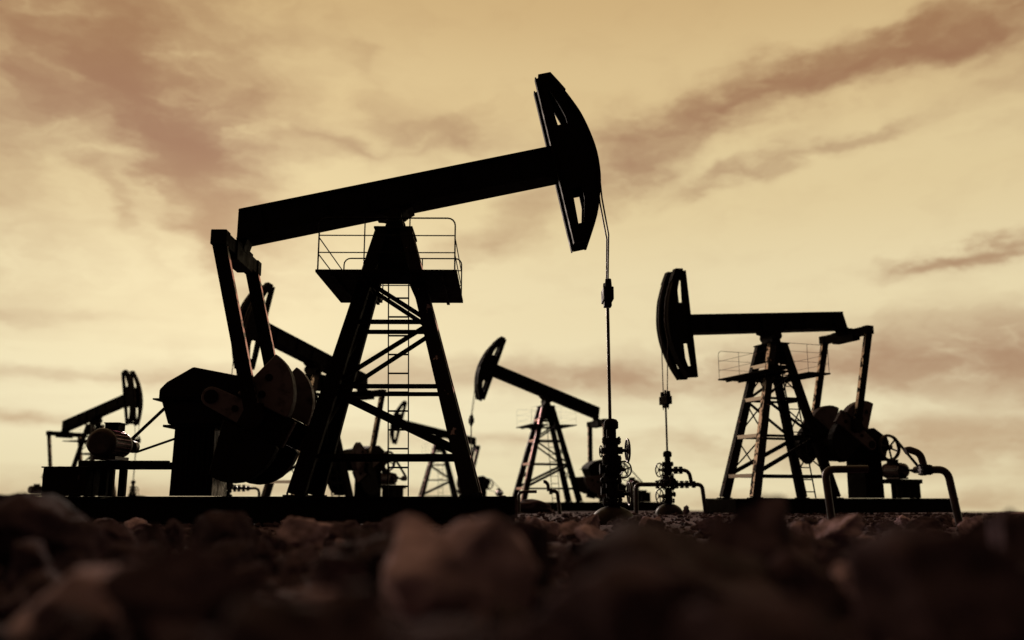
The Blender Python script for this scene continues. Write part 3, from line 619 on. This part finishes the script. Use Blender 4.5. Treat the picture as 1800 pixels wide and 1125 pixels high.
# ------------------------------------------------------------------ rocks
import bmesh
def rock_mesh(i, sub=4):
    rnd = random.Random(100 + i); bm = bmesh.new(); bmesh.ops.create_icosphere(bm, subdivisions=sub, radius=.62)
    planes = []
    for k in range(rnd.randint(8, 13)):
        n_ = Vector((rnd.gauss(0, 1), rnd.gauss(0, 1), rnd.gauss(0, .9))).normalized(); planes.append((n_, rnd.uniform(.22, .46)))
    off = Vector((i * 7.3, i * 3.1, i))
    for v in bm.verts:
        p = v.co.copy()
        for n_, d in planes:
            t = p.dot(n_) - d
            if t > 0: p -= n_ * t * .985
        q = p * 1.0
        p += q.normalized() * (noise.fractal(q * 5.0 + off, .75, 2.2, 6) * .05 - abs(noise.noise(q * 2.6 + off)) * .11 - abs(noise.noise(q * 6.1 + off)) * .05)
        v.co = p
    bmin = Vector([min(v.co[k] for v in bm.verts) for k in range(3)]); bmax = Vector([max(v.co[k] for v in bm.verts) for k in range(3)])
    for v in bm.verts: v.co = Vector([(v.co[k] - (bmin[k] + bmax[k]) / 2) / (bmax[k] - bmin[k]) for k in range(3)])
    me = bpy.data.meshes.new('rock'); bm.to_mesh(me); bm.free()
    for p in me.polygons: p.use_smooth = True
    return me
RM = {}
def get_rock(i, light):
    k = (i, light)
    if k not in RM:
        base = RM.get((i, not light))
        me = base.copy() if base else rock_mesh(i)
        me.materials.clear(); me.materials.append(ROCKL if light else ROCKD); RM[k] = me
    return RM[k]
def rock(x, y, w, h, depth, i, light, label, group=None, rz=None, tilt=(0, 0), sink=.3):
    o = bpy.data.objects.new('rock', get_rock(i, light)); COL.objects.link(o)
    hz = h * (1 + sink); o.scale = (w * 1.08, depth, hz)
    g = ground_h(x, y); o.location = (x, y, g + h - hz / 2)
    o.rotation_euler = (tilt[0], tilt[1], rz if rz is not None else random.uniform(-.35, .35))
    tag(o, label, 'rock', group or 'rocks strewn before the pump jacks'); return o
HERO = [ # x, y, width, height, mesh, lit (coloured paler), label
 (-2.85, 5.6, .92, .53, 0, 0, 'big dark boulder at the left edge rising over the end of the long skid'),
 (-1.077, 2.9, .445, .339, 1, 0, 'blurred black rounded boulder in the lower left foreground'),
 (-.272, 3.7, .60, .455, 2, 1, 'largest pale brown blurred boulder, just left of the middle of the foreground'),
 (.042, 4.6, .30, .455, 3, 0, 'dark pointed stone against the right side of the largest pale boulder'),
 (.245, 2.3, .519, .345, 4, 0, 'black blurred mass of stone at the bottom centre'),
 (1.16, 4.4, .46, .535, 5, 0, 'pointed stone peaking before the leg feet of the level pump jack'),
 (.70, 3.2, .78, .43, 6, 0, 'wide dark boulder below the pointed peak right of the near wellhead'),
 (1.32, 2.7, .508, .394, 7, 0, 'dark blurred boulder in the lower right foreground'),
 (2.538, 4.6, .40, .46, 8, 0, 'dark stone cut off by the right edge of the view'),
 (-.452, 2.1, .434, .30, 9, 0, 'blurred dark stone at the bottom left of centre'),
 (-1.562, 3.1, .50, .27, 10, 1, 'flat pale blurred stone below the big left boulder'),
 (.573, 1.9, .429, .27, 11, 0, 'black blurred stone at the bottom, right of centre'),
 (1.79, 4.4, .414, .205, 2, 1, 'tan stone lying between the dark boulders at lower right'),
 (-.126, 1.9, .31, .25, 3, 0, 'low black stone at the very bottom centre'),
 (-.714, 1.7, .32, .22, 5, 0, 'low black stone at the very bottom left'),
 (3.569, 10, .551, .335, 5, 1, 'sharp wedge shaped stone with a lit left face beside the left thick pipe'),
 (5.383, 12, .436, .269, 12, 0, 'pointed stone near the right end of the long skid'),
 (4.886, 12, .316, .212, 1, 0, 'rounded brown stone in front of the gearbox pedestal of the level pump jack'),
 (6.046, 12, .361, .284, 13, 1, 'flat slab propped up right of the gooseneck pipe'),
 (5.296, 14, .158, .259, 6, 0, 'narrow upright stone below the level pump jack skid'),
 (3.149, 10, .238, .293, 7, 1, 'small lit slab left of the sharp wedge stone'),
 (-2.041, 9, .496, .323, 8, 1, 'layered tan stone with a lit top below the feet of the largest tower'),
 (-1.856, 10, .451, .281, 9, 0, 'blocky dark stone touching the layered tan stone'),
 (-1.831, 11.5, .216, .23, 4, 0, 'small rough stone between two larger ones in front of the long skid'),
 (-1.011, 8, .421, .404, 10, 0, 'brown stone rising just behind the largest pale boulder'),
 (-2.198, 7, .518, .389, 11, 0, 'crumbly black stone in front of the skid, left of the layered tan stone'),
 (-3.294, 9, .203, .30, 12, 0, 'squat dark stone under the large gearbox pedestal'),
 (-2.822, 7.2, .244, .316, 13, 0, 'stone with a thin lit top edge at centre left'),
 (-3.403, 8, .401, .284, 0, 0, 'rounded stone just right of the big left boulder'),
 (.249, 11, .317, .287, 2, 1, 'lit tan stone left of the near wellhead dome'),
 (.514, 12, .226, .226, 3, 1, 'small lit stone between the tan stone and the dome'),
 (.74, 13, .196, .189, 4, 0, 'small dark stone left of the lit pointed one by the dome'),
 (1.10, 13.2, .298, .263, 5, 1, 'pointed lit stone touching the left side of the wellhead dome'),
 (.798, 9, .327, .226, 6, 1, 'long pale stone in front of the wellhead dome'),
 (2.069, 15, .338, .242, 7, 0, 'square block of stone right of the wellhead dome'),
 (1.991, 13, .326, .22, 8, 0, 'dark stone in front of the square block by the dome'),
 (1.341, 8.6, .302, .228, 9, 1, 'slanting lit stone at the lower right of the wellhead dome'),
 (.771, 33, 1.365, .518, 12, 0, 'distant dark mound of stone beside the thin pipe arch'),
 (5.826, 31, .233, .32, 10, 0, 'tiny block standing on the ridge right of the valve wellhead'),
 (-.208, 22.5, .282, .585, 11, 0, 'spiky dark stone at the right end of the long near skid'),
 (0.02, 22.9, .25, .555, 3, 0, 'second spiky stone behind the right end of the long near skid'),
 (-4.95, 9, .75, .56, 13, 0, 'dark stone at the extreme left under the control box'),
 (2.574, 12, .301, .269, 1, 0, 'round brown stone behind the pointed peak'),
 (3.42, 12, .301, .269, 4, 0, 'stone partly hidden right of the pointed peak')]
placed = []
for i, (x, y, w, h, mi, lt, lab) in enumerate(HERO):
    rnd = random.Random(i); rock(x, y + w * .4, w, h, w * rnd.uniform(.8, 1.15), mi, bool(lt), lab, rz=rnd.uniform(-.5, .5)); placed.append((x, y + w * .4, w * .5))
# scattered middle-sized stones
MARKS = [('the big left boulder', -2.89, 5.6), ('the layered tan stone', -2.04, 9), ('the crumbly black stone', -2.2, 7), ('the largest pale boulder', -.27, 3.7),
 ('the wellhead dome', 1.93, 17.7), ('the pointed peak stone', 1.13, 4.4), ('the left thick pipe', 5.1, 15), ('the gooseneck pipe', 7.2, 15), ('the sharp wedge stone', 3.57, 10),
 ('the right foreground boulder', 1.32, 2.7), ('the small pipe arch', 1.0, 30), ('the gearbox pedestal', -7.2, 17), ('the propped up slab', 6.05, 12), ('the dark mound', .77, 33), ('the wide dark boulder', .72, 3.2),
 ('the black rounded boulder', -1.08, 2.9), ('the flat pale stone', -1.56, 3.1), ('the long pale stone', .8, 9), ('the extreme left stone', -4.87, 9), ('the valve wellhead', 5.0, 29.5)]
SCAT = []
rnd = random.Random(42); n = 0; tries = 0
while n < 200 and tries < 9000:
    tries += 1
    fg = n < 46
    y = rnd.uniform(2.0, 6.5) if fg else rnd.choice((rnd.uniform(3.5, 8), rnd.uniform(6, 13), rnd.uniform(8, 17), rnd.uniform(12, 26))); x = rnd.uniform(-.6, .6) * y * 1.0
    w = rnd.uniform(.2, .45) * (.7 + y / 20) if fg else rnd.choice((rnd.uniform(.12, .22), rnd.uniform(.18, .38)))
    if any(hypot(x - a, y - b) < (w * .4 + c) * .8 for a, b, c in placed): continue
    if y > 15.8 and -9.5 < x < .3 and y < 19.2: continue
    if hypot(x - 1.93, y - 17.7) < .75: continue
    ztop = .483 - (rnd.choice((892, 899, 907, 912)) - 874.5) / 1595.7 * y      # stay under the skyline of the rubble
    h = min(w * rnd.uniform(.5, .85), max(.05, ztop + .035))
    if y > 20: h = min(h, .12)
    placed.append((x, y, w * .5)); q = x / y
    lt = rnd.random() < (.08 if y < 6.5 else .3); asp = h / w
    shp = 'flat' if asp < .55 else ('upright' if asp > .75 else 'blocky')
    sz = ('tiny' if w < .15 else 'small' if w < .22 else 'mid sized' if w < .30 else 'large')
    px = 1595.7 * q; best = min(MARKS, key=lambda m_: abs(m_[1] / m_[2] * 1595.7 - px) + abs(770 / m_[2] - 770 / y) * 2.2)
    dpx = px - best[1] / best[2] * 1595.7
    rel = ('left of' if dpx < -30 else 'right of' if dpx > 30 else ('in front of' if y < best[2] else 'behind'))
    if rel.endswith('of') and rel[0] in 'lr': rel = ('just ' if abs(dpx) < 75 else 'well ') + rel
    lab = f"{sz} {shp} {'tan' if lt else 'dark'} stone {rel} {best[0]}"
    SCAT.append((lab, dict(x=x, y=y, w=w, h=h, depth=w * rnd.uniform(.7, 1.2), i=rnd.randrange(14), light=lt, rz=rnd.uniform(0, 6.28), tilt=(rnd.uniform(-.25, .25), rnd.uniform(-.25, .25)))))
    n += 1
ORD = ['nearest', 'second nearest', 'third nearest', 'fourth nearest', 'fifth nearest', 'sixth nearest', 'seventh nearest']
names = {}
for lab, k in SCAT: names.setdefault(lab, []).append(k)
for lab, ks in names.items():
    ks.sort(key=lambda k: k['y'])
    for j, k in enumerate(ks):
        l2 = lab if len(ks) == 1 else f"{ORD[min(j, 6)]} {lab}"
        rock(label=l2, **k)
# gravel, one joined mesh of small faceted stones
gv = MB(); rnd = random.Random(5)
bmg = bmesh.new(); bmesh.ops.create_icosphere(bmg, subdivisions=1, radius=1); IV = [v.co.copy() for v in bmg.verts]; IF = [tuple(v.index for v in f.verts) for f in bmg.faces]; bmg.free()
for k in range(17000):
    y = 1.6 + 32 * rnd.random() ** 1.35; x = rnd.uniform(-.72, .72) * y
    s_ = (.009 + .055 * rnd.random() ** 3.2) * (1 if y < 10 else 1.3); g = ground_h(x, y)
    m3 = Matrix.Rotation(rnd.uniform(0, 6.28), 3, 'Z') @ Matrix.Rotation(rnd.uniform(-.6, .6), 3, 'X') @ Matrix.Diagonal((s_ * rnd.uniform(.8, 1.5), s_ * rnd.uniform(.7, 1.2), s_ * rnd.uniform(.5, .95)))
    gv.add([(m3 @ (v * rnd.uniform(.6, 1.2))) + Vector((x, y, g + s_ * .3)) for v in IV], IF)
me = bpy.data.meshes.new('gravel'); me.from_pydata(gv.v, [], gv.f); me.materials.append(SOIL)
go = bpy.data.objects.new('gravel', me); COL.objects.link(go); tag(go, 'loose broken gravel covering the ground between the larger stones', 'gravel', kind='stuff')
